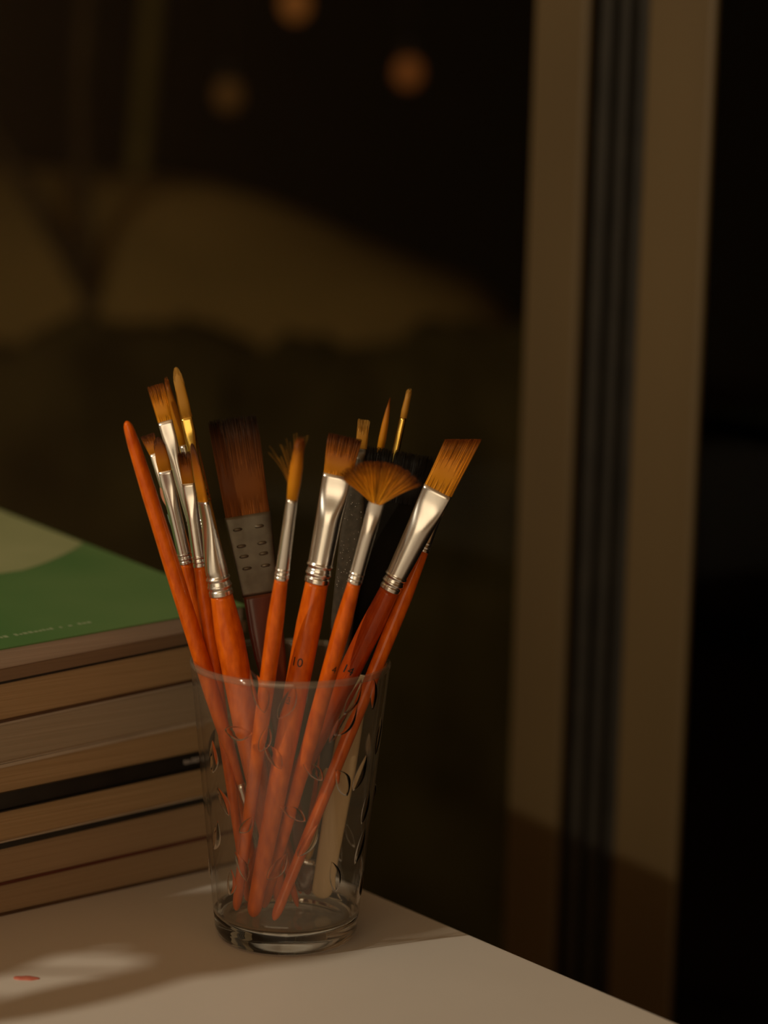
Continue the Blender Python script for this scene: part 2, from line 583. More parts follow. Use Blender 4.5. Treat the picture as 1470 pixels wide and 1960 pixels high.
def paint_spot():
    c = Vector((-0.1093, 0.0172, TZ))
    V, Fc = [], []
    n = 22
    lvl = [(1.0, 0.0), (0.93, 0.0004), (0.6, 0.00055), (0.25, 0.0006)]
    for (k, h) in lvl:
        for i in range(n):
            a = 2 * math.pi * i / n
            rr = 1 + 0.13 * math.sin(2 * a + 0.7) + 0.08 * math.sin(5 * a)
            x, y = 0.0046 * rr * k * math.cos(a), 0.0022 * rr * k * math.sin(a)
            q = math.radians(-46)
            V.append(c + Vector((x * math.cos(q) - y * math.sin(q), x * math.sin(q) + y * math.cos(q), h)))
    for j in range(len(lvl) - 1):
        for i in range(n):
            a, b = j * n + i, j * n + (i + 1) % n
            Fc.append((a, b, b + n, a + n))
    Fc.append(tuple(range((len(lvl) - 1) * n, len(lvl) * n)))
    o = mesh_obj('paint_drip', V, Fc, M['red_paint'])
    tag(o, 'small dried red paint drip on the white table at the lower left', 'paint drip')


paint_spot()

# ================================================================= the book stack
# surfaces between the books: height at X = -0.083 and at X = 0, slope towards the back
YB = 0.082
SURF = [(0.0, 0.0, 0.0), (0.0136, 0.0148, 0.0), (0.0312, 0.0334, 0.004), (0.0447, 0.0470, 0.008), (0.0515, 0.0537, 0.012),
        (0.0641, 0.0677, 0.020), (0.0813, 0.0854, 0.030), (0.0985, 0.1028, 0.045), (0.1122, 0.1153, 0.060)]


def surf(k, x, y):
    a, b, g = SURF[k]
    return TZ + a + (b - a) * (x + 0.083) / 0.083 + g * max(0.0, y - YB)


def sheet(name, x0, x1, y0, y1, zlo, zhi, mat, parent, nx=8, ny=8):
    """a slab between two height functions"""
    V, Fc = [], []
    for top in (0, 1):
        for j in range(ny + 1):
            for i in range(nx + 1):
                x = x0 + (x1 - x0) * i / nx
                y = y0 + (y1 - y0) * j / ny
                V.append(Vector((x, y, (zhi if top else zlo)(x, y))))
    n = nx + 1
    m = n * (ny + 1)
    for j in range(ny):
        for i in range(nx):
            a = j * n + i
            Fc.append((a, a + n, a + n + 1, a + 1))
            Fc.append((m + a, m + a + 1, m + a + n + 1, m + a + n))
    for i in range(nx):
        Fc.append((i, i + 1, m + i + 1, m + i))
        a = ny * n + i
        Fc.append((a + 1, a, m + a, m + a + 1))
    for j in range(ny):
        a = j * n
        Fc.append((a + n, a, m + a, m + a + n))
        a = j * n + nx
        Fc.append((a, a + n, m + a + n, m + a))
    return mesh_obj(name, V, Fc, mat, parent, smooth=False)


def book(k, label, pages, cover_lo, cover_hi, tlo, thi, x0, x1, dy, depth, spine_front=False, recess=0.0012, spine_mat=None, rz=0.0):
    bx = 0.5 * (x0 + x1)
    t = tag(empty('book'), label, 'book', 'books stacked on the table')
    y0 = YB + dy
    y1 = y0 + depth
    lo = lambda x, y: surf(k, x, y) + 0.0001
    hi = lambda x, y: surf(k + 1, x, y) - 0.0001
    lo2 = lambda x, y: lo(x, y) + tlo
    hi2 = lambda x, y: hi(x, y) - thi
    sheet('lower_cover', x0, x1, y0, y1, lo, lo2, cover_lo, t)
    sheet('upper_cover', x0, x1, y0, y1, hi2, hi, cover_hi, t)
    pl = lambda x, y: lo2(x, y) + 0.00005
    ph = lambda x, y: hi2(x, y) - 0.00005
    if spine_front:
        sheet('spine', x0, x1, y0, y0 + 0.0008, lo2, hi2, spine_mat, t)
        sheet('page_block', x0 + recess, x1 - recess, y0 + 0.0009, y1 - recess, pl, ph, pages, t)
    else:
        sheet('page_block', x0 + recess, x1 - recess, y0 + recess, y1 - 0.001, pl, ph, pages, t)
        sheet('spine', x0, x1, y1 - 0.0008, y1, lo2, hi2, spine_mat or cover_lo, t)
    return t


book(0, 'lowest book of the stack, brown pages resting on the table', M['page_brown'], M['cover_brown'], M['cover_red'], 0.0009, 0.0005, -0.235, 0.036, 0.001, 0.19)
book(1, 'thick brown-paged book, second from the bottom of the stack', M['page_brown'], M['cover_red'], M['cover_black'], 0.0007, 0.0024, -0.245, 0.034, 0.0, 0.20)
book(2, 'book with warm tan pages between two thin black covers, third from the bottom', M['page_tan'], M['cover_cream'], M['cover_black'], 0.0006, 0.0005, -0.24, 0.035, 0.0, 0.19)
b4 = book(3, 'thin black book with its dark spine and small white print facing out', M['page_tan'], M['cover_black'], M['cover_black'], 0.0006, 0.0006, -0.25, 0.034, 0.0015, 0.20, True, spine_mat=M['cover_black'])
book(4, 'tan-paged book lying directly on the black spine', M['page_tan'], M['cover_black'], M['cover_cream'], 0.0004, 0.0014, -0.24, 0.036, 0.0, 0.20)
book(5, 'grey-paged book with a pale cover edge, under the thick tan one', M['page_grey'], M['cover_cream'], M['cover_cream'], 0.0004, 0.0010, -0.25, 0.033, 0.0004, 0.21)
book(6, 'thick tan-paged book, second from the top of the stack', M['page_tan'], M['cover_brown'], M['cover_black'], 0.0010, 0.0010, -0.25, 0.036, -0.0005, 0.22)
gb = book(7, 'topmost book with a glossy green printed cover', M['page_pale'], M['cover_tan'], M['green'], 0.0048, 0.0006, -0.27, 0.0365, -0.0010, 0.33)


def spine_marks():
    random.seed(3)
    V, Fc = [], []
    x = 0.0065
    y = YB + 0.0015 - 0.00012
    while x < 0.0195:
        w = random.uniform(0.0010, 0.0019)
        zc = surf(3, x, YB) + 0.0034
        for (a, b, c, d) in ((0, 0.3, -0.001, 0.001), (0.3, 1, 0.0004, 0.001), (0.6, 1, -0.001, 0.0004)):
            q = len(V)
            jz = random.uniform(-0.0003, 0.0003)
            for (xx, zz) in ((x + a * w, zc + c + jz), (x + b * w, zc + c + jz), (x + b * w, zc + d + jz), (x + a * w, zc + d + jz)):
                V.append((xx, y, zz))
            Fc.append((q, q + 1, q + 2, q + 3))
        x += w * 1.35
    mesh_obj('spine_print', V, Fc, M['print_white'], b4, smooth=False)


spine_marks()


def cover_prints():
    # pale olive printed curve across the far part of the green cover, and a line of tiny print along its front
    def patch(name, pts, mat, lift):
        V = [Vector((x, y, surf(8, x, y) - 0.0001 + lift)) for (x, y) in pts]
        return V

    V, Fc = [], []
    n = 30
    for i in range(n + 1):
        x = -0.268 + (0.0355 + 0.268) * i / n
        yl = 0.183 + (0.32 * (x + 0.0155) + 5.0 * (x + 0.0155) ** 2 if x > -0.0155 else 0.035 * (-0.0155 - x))
        for j in range(9):
            y = yl + (0.409 - yl) * j / 8
            V.append(Vector((x, y, surf(8, x, y) + 0.00002)))
    for i in range(n):
        for j in range(8):
            a = i * 9 + j
            Fc.append((a, a + 9, a + 10, a + 1))
    mesh_obj('cover_print', V, Fc, M['lime'], gb)
    random.seed(8)
    V, Fc = [], []
    x = -0.262
    while x < -0.035:
        w = random.uniform(0.0009, 0.0021)
        h = random.uniform(0.0018, 0.0030)
        y = 0.0935
        q = len(V)
        for (a, b) in ((0, 0), (w, 0), (w, h), (0, h)):
            V.append(Vector((x + a, y + b, surf(8, x, y + b) + 0.00003)))
        Fc.append((q, q + 1, q + 2, q + 3))
        x += w + (0.003 if random.random() < 0.2 else 0.0006)
    mesh_obj('tiny_print', V, Fc, M['print_green'], gb, smooth=False)


cover_prints()

# ================================================================= the tumbler
GH, GR0, GR1, WT, BT = 0.112, 0.0282, 0.0395, 0.0019, 0.0105


def outer_r(z):
    if z < 0.006:
        k = z / 0.006
        return 0.0258 + (GR0 + (GR1 - GR0) * 0.05 - 0.0258) * math.sqrt(max(0.0, 1 - (1 - k) ** 2))
    return GR0 + (GR1 - GR0) * (z / GH)


def lathe(name, prof, mat, parent, n=128):
    V, Fc = [], []
    for (r, z) in prof:
        for k in range(n):
            a = 2 * math.pi * k / n
            V.append((r * math.cos(a), r * math.sin(a), z))
    m = len(prof)
    for i in range(m - 1):
        for k in range(n):
            a, b = i * n + k, i * n + (k + 1) % n
            Fc.append((a, b, b + n, a + n))
    if prof[0][0] == prof[-1][0] and prof[0][1] == prof[-1][1]:
        pass
    return V, Fc


tumbler = empty('glass_tumbler', (0, 0, TZ + 0.0002))
tag(tumbler, 'clear drinking glass embossed with leaves, holding the paintbrushes', 'drinking glass')


def build_tumbler():
    # thin wall: closed ring profile
    prof = []
    zs = [BT + (GH - 0.0012 - BT) * i / 40 for i in range(41)]
    for z in zs:
        prof.append((outer_r(z), z))
    rm = outer_r(GH) - WT / 2
    for i in range(1, 8):
        a = math.pi * i / 8
        prof.append((rm + WT / 2 * math.cos(a), GH - 0.0012 + 0.0012 * math.sin(a)))
    for z in reversed(zs):
        prof.append((outer_r(z) - WT, z))
    V, Fc = lathe('wall', prof, None, None)
    n = 128
    m = len(prof)
    for k in range(n):
        a, b = (m - 1) * n + k, (m - 1) * n + (k + 1) % n
        Fc.append((a, b, (k + 1) % n, k))
    mesh_obj('wall', V, Fc, M['glass_wall'], tumbler)
    # rounded lip of solid glass on top of the wall
    prof = []
    for i in range(17):
        a = 2 * math.pi * i / 16
        prof.append((rm + (WT / 2 + 0.0002) * math.cos(a), GH - 0.0006 + 0.0014 * math.sin(a)))
    V, Fc = lathe('rim', prof, None, None)
    mesh_obj('rim', V, Fc, M['glass_rim'], tumbler)
    # heavy base: a solid slab, slightly dished below
    prof = [(0.0001, 0.0016), (0.012, 0.0014), (0.020, 0.0008), (0.0240, 0.0), (0.0252, 0.0)]
    for i in range(1, 13):
        z = 0.006 * i / 12
        prof.append((outer_r(z), z))
    prof += [(outer_r(0.008), 0.008), (outer_r(BT - 0.0005), BT - 0.0005), (outer_r(BT) - 0.0004, BT - 0.0001)]
    ri = outer_r(BT) - WT
    prof += [(ri, BT - 0.0001), (ri - 0.0015, BT - 0.0006), (ri - 0.004, BT - 0.0011), (0.012, BT - 0.0014), (0.0001, BT - 0.0015)]
    V, Fc = lathe('base', prof, None, None)
    mesh_obj('base', V, Fc, M['glass_base'], tumbler)


build_tumbler()


def leaf_relief(az, z, length, width, tilt, thick=0.0010, name='leaf_relief'):
    """lens-shaped leaf standing proud of the wall: az = angle on the wall, tilt = leaf direction from vertical"""
    nu, nv = 14, 8
    V, Fc = [], []

    def put(a, b, h):
        # a along the leaf, b across (metres), h above wall
        zz = z + a * math.cos(tilt) - b * math.sin(tilt)
        s = a * math.sin(tilt) + b * math.cos(tilt)
        r = outer_r(zz)
        an = az + s / r
        rr = r + h
        return (rr * math.cos(an), rr * math.sin(an), zz)

    for side in (0, 1):
        for i in range(nu + 1):
            k = i / nu
            hw = width * 0.5 * (math.sin(math.pi * k ** 0.85)) ** 0.9 if 0 < k < 1 else 0.00005
            for j in range(nv + 1):
                b = -1 + 2 * j / nv
                dome = (1 - b * b) ** 1.1 * math.sin(math.pi * min(max(k, 0.001), 0.999)) ** 0.5
                vein = 0.75 + 0.25 * min(1.0, abs(b) * 3)
                h = 0.00004 + (thick * dome * vein if side else 0.0)
                bend = 0.12 * length * math.sin(math.pi * k) * 0.5
                V.append(put((k - 0.5) * length, b * hw + bend, h))
    n = nv + 1
    m = n * (nu + 1)
    for i in range(nu):
        for j in range(nv):
            a = i * n + j
            Fc.append((a, a + 1, a + n + 1, a + n))
            Fc.append((m + a, m + a + n, m + a + n + 1, m + a + 1))
    for i in range(nu):
        a = i * n
        Fc.append((a, a + n, m + a + n, m + a))
        a = i * n + nv
        Fc.append((a + n, a, m + a, m + a + n))
    for j in range(nv):
        Fc.append((j + 1, j, m + j, m + j + 1))
        a = nu * n + j
        Fc.append((a, a + 1, m + a + 1, m + a))
    mesh_obj(name, V, Fc, M['glass_relief'], tumbler)


CAM_AZ = math.atan2(-GF.y, -GF.x)            # direction from the tumbler towards the camera


def wall_spot(px, py):
    """azimuth and height on the front wall seen at a pixel"""
    r = ray(px, py)
    best = None
    for i in range(400):
        k = 0.78 + 0.16 * i / 400
        p = CAM + r * k
        z = p.z - TZ
        d = abs(math.hypot(p.x, p.y) - outer_r(max(z, 0.006)))
        if best is None or d < best[0] - 1e-5:
            best = (d, math.atan2(p.y, p.x), z)
            if d < 0.0004:
                break
    return best[1], best[2]


# leaves seen on the near wall: pixel, length px, width px, direction (deg from up, + to the right)
for (px, py, ln, wd, tl) in ((676, 1335, 60, 24, 28), (664, 1378, 62, 30, 38), (640, 1400, 40, 14, 20), (455, 1402, 52, 22, 88), (492, 1325, 70, 26, -18),
                             (520, 1448, 50, 20, -35), (505, 1415, 46, 18, 18), (548, 1345, 60, 22, 25), (690, 1480, 60, 26, 25),
                             (655, 1500, 54, 26, -30), (700, 1545, 56, 22, 12), (690, 1620, 60, 22, 20), (590, 1610, 60, 22, 30),
                             (560, 1560, 48, 18, -60), (405, 1450, 56, 24, 8), (425, 1535, 50, 22, -30), (412, 1600, 56, 22, 20),
                             (460, 1660, 50, 20, -25), (530, 1660, 56, 20, 35), (640, 1680, 56, 22, -15), (690, 1700, 56, 20, 10),
                             (600, 1480, 44, 18, -50), (470, 1580, 40, 16, 40), (725, 1410, 60, 20, 5), (440, 1690, 46, 20, 10), (715, 1330, 52, 20, -8)):
    az, zz = wall_spot(px, py)
    leaf_relief(az, zz, ln * 0.00025, wd * 0.00026, math.radians(tl))
random.seed(12)
for i in range(16):
    az = CAM_AZ + math.pi + (i - 7.5) * 0.2
    leaf_relief(az, random.uniform(0.025, 0.095), random.uniform(0.009, 0.014), random.uniform(0.004, 0.006), random.uniform(-0.9, 0.9))

# ================================================================= the brushes
ZE = TZ + BT + 0.0006                          # brush ends stand on the inner bottom


def make_axis(pb, pe, spin):
    """axis running from pb (bristle base) down to pe (handle end); width dir faces across the view"""
    d = (pe - pb).normalized()
    view = (pb - CAM).normalized()
    w = d.cross(view).normalized()             # across, in the picture plane
    t = w.cross(d).normalized()
    if t.dot(view) > 0:
        t = -t                                 # towards the camera
    c, s = math.cos(spin), math.sin(spin)
    w2 = w * c + t * s
    t2 = t * c - w * s
    return (pb, d, w2, t2)


def strands(axis, n, hw, ht, tip_fn, seg, rad, seed, colr=(0.0, 1.0), droop=0.0):
    """hair strands: base spread over the ferrule mouth, tips placed by tip_fn(u, v, rng) -> (length, w offset, t offset)"""
    rng = random.Random(seed)
    o, d, w, t = axis
    V, Fc, H = [], [], []
    for _ in range(n):
        a = rng.uniform(0, 2 * math.pi)
        q = math.sqrt(rng.uniform(0.25, 1.0))
        u, v = q * math.cos(a), q * math.sin(a)
        if hw > ht * 1.8:
            u = rng.uniform(-1, 1)
            v = rng.choice((-1, 1)) * rng.uniform(0.5, 1.0) * math.sqrt(max(0.05, 1 - abs(u) ** 4))
        ln, tw, tt = tip_fn(u, v, rng)
        g = rng.uniform(0, 1)
        ph = rng.uniform(0, 6.28)
        b = len(V)
        for i in range(seg + 1):
            k = i / seg
            e = k * k * (3 - 2 * k) * 0.5 + k * 0.5
            wx = u * hw * (1 - e) + tw * e
            tx = v * ht * (1 - e) + tt * e
            wob = 0.00012 * math.sin(ph + k * 3) * k
            p = o - d * (ln * k - 0.0015 * (1 - k)) + w * (wx + wob) + t * tx
            r = rad * (1 - 0.75 * k)
            for m in range(3):
                an = 2.0944 * m + ph
                V.append(p + w * (r * math.cos(an)) + t * (r * math.sin(an)))
                H.append((colr[0] + (colr[1] - colr[0]) * k, g))
        for i in range(seg):
            for m in range(3):
                x, y = b + i * 3 + m, b + i * 3 + (m + 1) % 3
                Fc.append((x, y, y + 3, x + 3))
        Fc.append((b + seg * 3, b + seg * 3 + 1, b + seg * 3 + 2))
    return V, Fc, H


def merge(*parts):
    V, Fc, H = [], [], []
    for (v, f, h) in parts:
        b = len(V)
        V += v
        Fc += [tuple(i + b for i in q) for q in f]
        H += h
    return V, Fc, H


def core(axis, rings, n=20, slant=0.0):
    """solid heart of the tuft; rings given by distance above the ferrule mouth"""
    o, d, w, t = axis
    L = rings[-1][0]
    V, Fc = loft((o, -d, w, t), rings, n)
    if slant:
        for i, (s, hw, ht, sq) in enumerate(rings):
            for k in range(n):
                u = sgn_pow(math.cos(2 * math.pi * k / n), 2.0 / sq)
                V[i * n + k] = V[i * n + k] - d * (max(0.0, s) * slant * u)
    H = []
    for (s, hw, ht, sq) in rings:
        for k in range(n):
            H.append((max(0.0, min(1.0, s / max(L, 1e-6))), 0.45))
    return V, Fc, H


ALL = {}


def brush(key, label, base, bd, end, ed, crimp_y, wtop, wbot, kind='flat', tip_y=0.0, wtip=1.0, hair='hair', handle='lacquer', ferrule='steel',
          spin=0.0, ttop=0.35, hair_n=320, hb=1.06, hend=0.5, slant=0.0, zend=None, bands=2, seed=1, flatlen=0.42, end_part=None, hmid=0.86,
          handle_parts=True, blunt=0.25, bulge=1.0, hsq=2.0, hflat=1.0):
    """base = pixel of the ferrule mouth centre, bd its depth; end = pixel x of the handle end, ed its depth"""
    pb = at(base[0], base[1], bd)
    pe = at_z(end, ed, zend if zend is not None else ZE + 0.0018)
    ax = make_axis(pb, pe, spin)
    o, d, w, t = ax
    px = pxsize(pb)
    L = (pe - pb).length
    # distance along the axis for an image row
    r_end = None

    def s_of(y):
        lo, hi = -0.12, L
        for _ in range(40):
            m = (lo + hi) / 2
            p = o + d * m
            q = p - CAM
            yy = 980 - F_PX * q.dot(UP) / q.dot(FWD)
            if yy < y:
                lo = m
            else:
                hi = m
        return (lo + hi) / 2

    root = tag(empty('paintbrush', pe), label, 'paintbrush', 'paintbrushes standing in the tumbler')

    def loc(V):
        return [v - pe for v in V]

    sc = s_of(crimp_y)                           # ferrule length
    hwt, rb = wtop * 0.5 * px, wbot * 0.5 * px
    htt = hwt * ttop if kind in ('flat', 'angled', 'filbert', 'wide', 'fan') else hwt
    # ---- ferrule
    rings = []
    nseg = 26
    for i in range(nseg + 1):
        k = i / nseg
        s = sc * k
        e = min(1.0, max(0.0, (k - 0.12) / (flatlen - 0.12)))
        e = e * e * (3 - 2 * e)
        hw = hwt + (rb - hwt) * k
        ht = htt + (rb * (0.0 if kind == 'wide' else 1.0) + (htt if kind == 'wide' else 0.0) - htt) * (e if kind != 'wide' else 0)
        sq = 3.2 - 1.2 * e if kind in ('flat', 'angled', 'filbert') else (4.0 if kind == 'wide' else 2.0)
        rings.append([s, hw, ht, sq])
    out = []
    # rolled lip at the mouth
    out.append((rings[0][0], rings[0][1] * 0.94, rings[0][2] * 0.86, rings[0][3]))
    bandw = max(rb * 0.52, 0.0009)
    for r in rings:
        out.append(tuple(r))
    # refine the crimp zone with bumps
    if bands:
        zone = [r for r in out if r[0] < sc - bandw * (bands * 1.25 + 0.9)]
        s0 = sc - bandw * (bands * 1.25 + 0.9)
        for i in range(33):
            k = i / 32
            s = s0 + (sc - s0) * k
            kk = s / sc
            gz = lambda c, wd: math.exp(-((k - c) / wd) ** 2)
            bump = 0.085 * gz(0.16, 0.07) - 0.05 * gz(0.30, 0.05) + 0.085 * gz(0.56, 0.08) - 0.05 * gz(0.70, 0.05)
            if k > 0.76:
                bump += 0.045
            hw = hwt + (rb - hwt) * kk
            ht = htt if kind == 'wide' else (rb if kk >= flatlen else hw)
            zone.append((s, hw * (1 + bump), ht * (1 + bump), 4.0 if kind == 'wide' else 2.0))
        out = zone
    V, Fc = loft(ax, out, 40, True, True)
    fo = mesh_obj('ferrule', loc(V), Fc, M[ferrule], root)
    # ---- handle
    if handle_parts:
        Lh = L - sc
        hr = []
        for k in (0.0, 0.012, 0.05, 0.12, 0.2, 0.3, 0.42, 0.55, 0.7, 0.85, 0.94, 0.965, 0.978, 0.99, 0.997, 1.0):
            if k < 0.12:
                m = 0.95 + (hb - 0.95) * (k / 0.12)
            elif k < 0.42:
                q = (k - 0.12) / 0.30
                m = hb + (hmid - hb) * (q * q * (3 - 2 * q))
            else:
                q = (k - 0.42) / 0.58
                m = hmid + (hend - hmid) * q
            if k > 0.965:
                q = (k - 0.965) / 0.035
                m *= math.sqrt(max(0.02, 1 - q * q * 0.97))
            hr.append((sc + Lh * k, rb * m, rb * m * hflat, hsq))
        V, Fc = loft(ax, hr, 28)
        ho = mesh_obj('handle', loc(V), Fc, M[handle], root)
    else:
        hr = []
    # ---- bristles
    ln = -s_of(tip_y)
    hw, ht = hwt * 0.93, htt * 0.84
    hm = M[hair]
    tr = hwt * wtip
    rad = max(0.00012, min(0.0002, hwt * 0.05))
    hair_n = int(hair_n * 1.7)
    if kind in ('flat', 'wide'):
        fn = lambda u, v, g: (ln * g.uniform(0.88, 1.03) * (1 + slant * u), u * tr * g.uniform(0.95, 1.06), v * ht * g.uniform(0.05, 0.5))
        cr = core(ax, [(-0.002, hw, ht, 3), (ln * 0.3, hw + (tr - hw) * 0.3, ht, 3), (ln * 0.55, (hw + (tr - hw) * 0.5) * 0.96, ht * 0.6, 3), (ln * 0.78, tr * 0.88, ht * 0.12, 3)])
    elif kind == 'angled':
        fn = lambda u, v, g: (ln * (1 + slant * u) * g.uniform(0.95, 1.0), u * tr * g.uniform(0.97, 1.04) + slant * 0.1 * tr, v * ht * g.uniform(0.05, 0.4))
        cr = core(ax, [(-0.002, hw, ht, 3), (ln * 0.3, hw * 0.97, ht * 0.9, 3), (ln * 0.55, hw * 0.95, ht * 0.6, 3), (ln * 0.80, tr * 0.9, ht * 0.12, 3)], slant=slant)
    elif kind == 'filbert':
        fn = lambda u, v, g: (ln * (math.sqrt(max(0.0, 1 - (0.93 * u) ** 2)) * 0.42 + 0.58) * g.uniform(0.96, 1.0), u * tr * 0.8, v * ht * 0.25)
        cr = core(ax, [(-0.002, hw, ht, 2.5), (ln * 0.3, hw * 1.06, ht * 1.05, 2.5), (ln * 0.6, hw * 0.92, ht * 0.75, 2.2), (ln * 0.80, hw * 0.62, ht * 0.4, 2), (ln * 0.92, hw * 0.22, ht * 0.15, 2)])
    elif kind == 'round':
        fn = lambda u, v, g: (ln * g.uniform(0.86, 1.0) * (1 - 0.1 * (u * u + v * v)), u * tr * blunt, v * tr * blunt)
        cr = core(ax, [(-0.002, hw, hw, 2), (ln * 0.25, hw * 1.12 * (0.5 + 0.5 * bulge), hw * 1.12 * (0.5 + 0.5 * bulge), 2), (ln * 0.5, hw * 0.98 * bulge, hw * 0.98 * bulge, 2), (ln * 0.75, hw * max(0.62, blunt), hw * max(0.62, blunt), 2), (ln * 0.9, hw * max(0.16, blunt * 0.8), hw * max(0.16, blunt * 0.8), 2)])
    if kind == 'fan':
        return ALL.setdefault(key, dict(root=root, axis=ax, px=px, loc=loc, ln=ln, hwt=hwt, hr=hr, s_of=s_of, pe=pe, hm=hm, ferrule=fo))
    st = strands(ax, hair_n, hw, ht, fn, 5, rad, seed)
    V, Fc, H = merge(cr, st)
    bo = mesh_obj('bristles', loc(V), Fc, hm, root, hair=H)
    ALL[key] = dict(root=root, axis=ax, px=px, loc=loc, ln=ln, hwt=hwt, hr=hr, s_of=s_of, pe=pe, hm=hm, ferrule=fo, bristles=bo)
    return ALL[key]


def handle_radius(b, s):
    hr = b['hr']
    for i in range(len(hr) - 1):
        if hr[i][0] <= s <= hr[i + 1][0]:
            k = (s - hr[i][0]) / (hr[i + 1][0] - hr[i][0])
            return hr[i][1] + (hr[i + 1][1] - hr[i][1]) * k
    return hr[-1][1]


def number(b, text, y, size, turn=0.0, name='size_number', sideways=False):
    """printed size wrapped on the handle"""
    cu = bpy.data.curves.new(name, 'FONT')
    cu.body = text
    cu.size = size
    cu.align_x = 'CENTER'
    cu.align_y = 'CENTER'
    cu.resolution_u = 3
    tmp = bpy.data.objects.new('tmp_text', cu)
    col.objects.link(tmp)
    dg = bpy.context.evaluated_depsgraph_get()
    me = bpy.data.meshes.new_from_object(tmp.evaluated_get(dg))
    bm = bmesh.new()
    bm.from_mesh(me)
    bmesh.ops.triangulate(bm, faces=bm.faces)
    bmesh.ops.subdivide_edges(bm, edges=[e for e in bm.edges if e.calc_length() > size * 0.15], cuts=2, use_grid_fill=False)
    bmesh.ops.triangulate(bm, faces=bm.faces)
    bm.to_mesh(me)
    bm.free()
    bpy.data.objects.remove(tmp)
    o, d, w, t = b['axis']
    s0 = b['s_of'](y)
    right = w if w.dot(RIGHT) > 0 else -w
    front = t
    for v in me.vertices:
        x, yy = v.co.x, v.co.y
        if sideways:
            x, yy = -yy, x
        s = s0 - yy
        r = handle_radius(b, s)
        an = turn + x / r
        p = o + d * s + (right * math.sin(an) + front * math.cos(an)) * (r + 0.00008)
        v.co = p - b['pe']
    me.materials.clear()
    me.materials.append(M['ink'])
    ob = bpy.data.objects.new(name, me)
    col.objects.link(ob)
    ob.parent = b['root']
    return ob


# ---- the nearer brushes, right of centre
brush('J', 'slim round brush with splayed loose hairs, alone in the middle', (559, 955), -0.036, 452, -0.011, 1108, 21, 27, kind='round',
      tip_y=830, hair_n=160, blunt=0.95, bulge=1.3, hair='hair', spin=0.0, hb=1.22, hmid=1.15, hend=0.7, bands=2, seed=2)
brush('K', 'flat brush with square orange tuft, number 10 on its handle', (646, 909), -0.016, 484, -0.018, 1115, 56, 47, kind='flat',
      tip_y=836, wtip=1.12, hair='hair_dark', hair_n=700, spin=0.12, ttop=0.3, hb=1.06, hmid=0.98, hend=0.62, seed=3)
brush('L', 'fan brush with hairs spread wide in a half circle', (722, 958), -0.032, 505, -0.007, 1115, 30, 27, kind='fan', tip_y=880,
      hair='hair', hb=1.25, hmid=1.18, hend=0.7, spin=0.0, seed=4)
brush('M', 'angled flat brush leaning far right with slanted orange tuft, number 14', (839, 938), -0.004, 464, 0.013, 1128, 60, 40, kind='angled',
      tip_y=840, wtip=1.0, slant=0.14, hair='hair', handle='lacquer_shaded', hair_n=700, spin=0.1, ttop=0.3, hb=1.14, hmid=1.05, hend=0.6, seed=5)
brush('N', 'thin orange-handled brush partly hidden behind the slanted brush', (838, 985), 0.011, 524, -0.0215, 1056, 18, 23, kind='round',
      tip_y=930, hair_n=90, hb=1.3, hmid=1.15, hend=0.85, seed=6)
# ---- left bunch
brush('H', 'stout orange brush with dark pointed tuft, frontmost of the left bunch', (389, 960), -0.014, 540, -0.005, 1138, 27, 45, kind='filbert',
      tip_y=848, hair='hair_dark', hair_n=500, spin=0.95, ttop=0.42, hb=1.25, hmid=1.2, hend=0.55, seed=7, flatlen=0.8)
brush('G', 'small flat brush just left of the stout dark-tufted one', (360, 925), -0.003, 474, 0.000, 1084, 25, 25, kind='flat',
      tip_y=866, wtip=0.95, hair='hair_dark', hair_n=260, spin=0.3, ttop=0.4, hb=1.12, hmid=1.0, hend=0.55, seed=8)
brush('C', 'small filbert brush with rounded dark tuft between the left brushes', (316, 901), 0.004, 498, 0.014, 1078, 27, 25, kind='filbert',
      tip_y=836, hair='hair_dark', hair_n=260, spin=0.2, ttop=0.4, hb=1.1, hmid=1.0, hend=0.55, seed=9)
brush('B', 'short small brush with flecks of salmon and teal paint on its ferrule', (294, 868), 0.023, 576, 0.011, 1060, 16, 22, kind='flat',
      tip_y=832, wtip=1.7, hair='hair_dark', hair_n=200, spin=0.2, ttop=0.5, hb=1.1, hmid=1.0, hend=0.55, seed=10)
brush('D', 'tall flat brush with a wide silver ferrule at the upper left', (316, 806), 0.022, 570, -0.005, 1010, 29, 22, kind='flat',
      tip_y=738, wtip=1.08, hair='hair', hair_n=320, spin=0.15, ttop=0.3, hb=1.15, hmid=1.0, hend=0.55, seed=11)
brush('E', 'tall slender round brush squeezed between two tall left brushes', (351, 852), 0.030, 574, 0.016, 1010, 19, 21, kind='round', blunt=0.45,
      tip_y=716, hair='hair', hair_n=140, hb=1.15, hmid=1.0, hend=0.55, seed=12)
brush('F', 'tallest brush with yellow tuft and shiny gold ferrule', (357, 799), 0.026, 556, 0.001, 960, 23, 26, kind='filbert', tip_y=702,
      hair='hair_gold', handle='amber', ferrule='gold', hair_n=260, spin=0.1, ttop=0.5, hb=1.1, hmid=1.0, hend=0.6, bands=2, seed=13)
# ---- the wide wash brush
brush('I', 'wide brown wash brush with a broad dull ferrule, behind the left bunch', (474, 985), 0.030, 590, 0.010, 1138, 90, 70, kind='wide', tip_y=803,
      wtip=1.0, hair='hair_brown', handle='lacquer_dark', ferrule='steel_dull', hair_n=900, spin=-0.1, ttop=0.13, hb=0.95, hmid=0.5, hend=0.3,
      bands=0, seed=14, hflat=0.25, hsq=3.0)
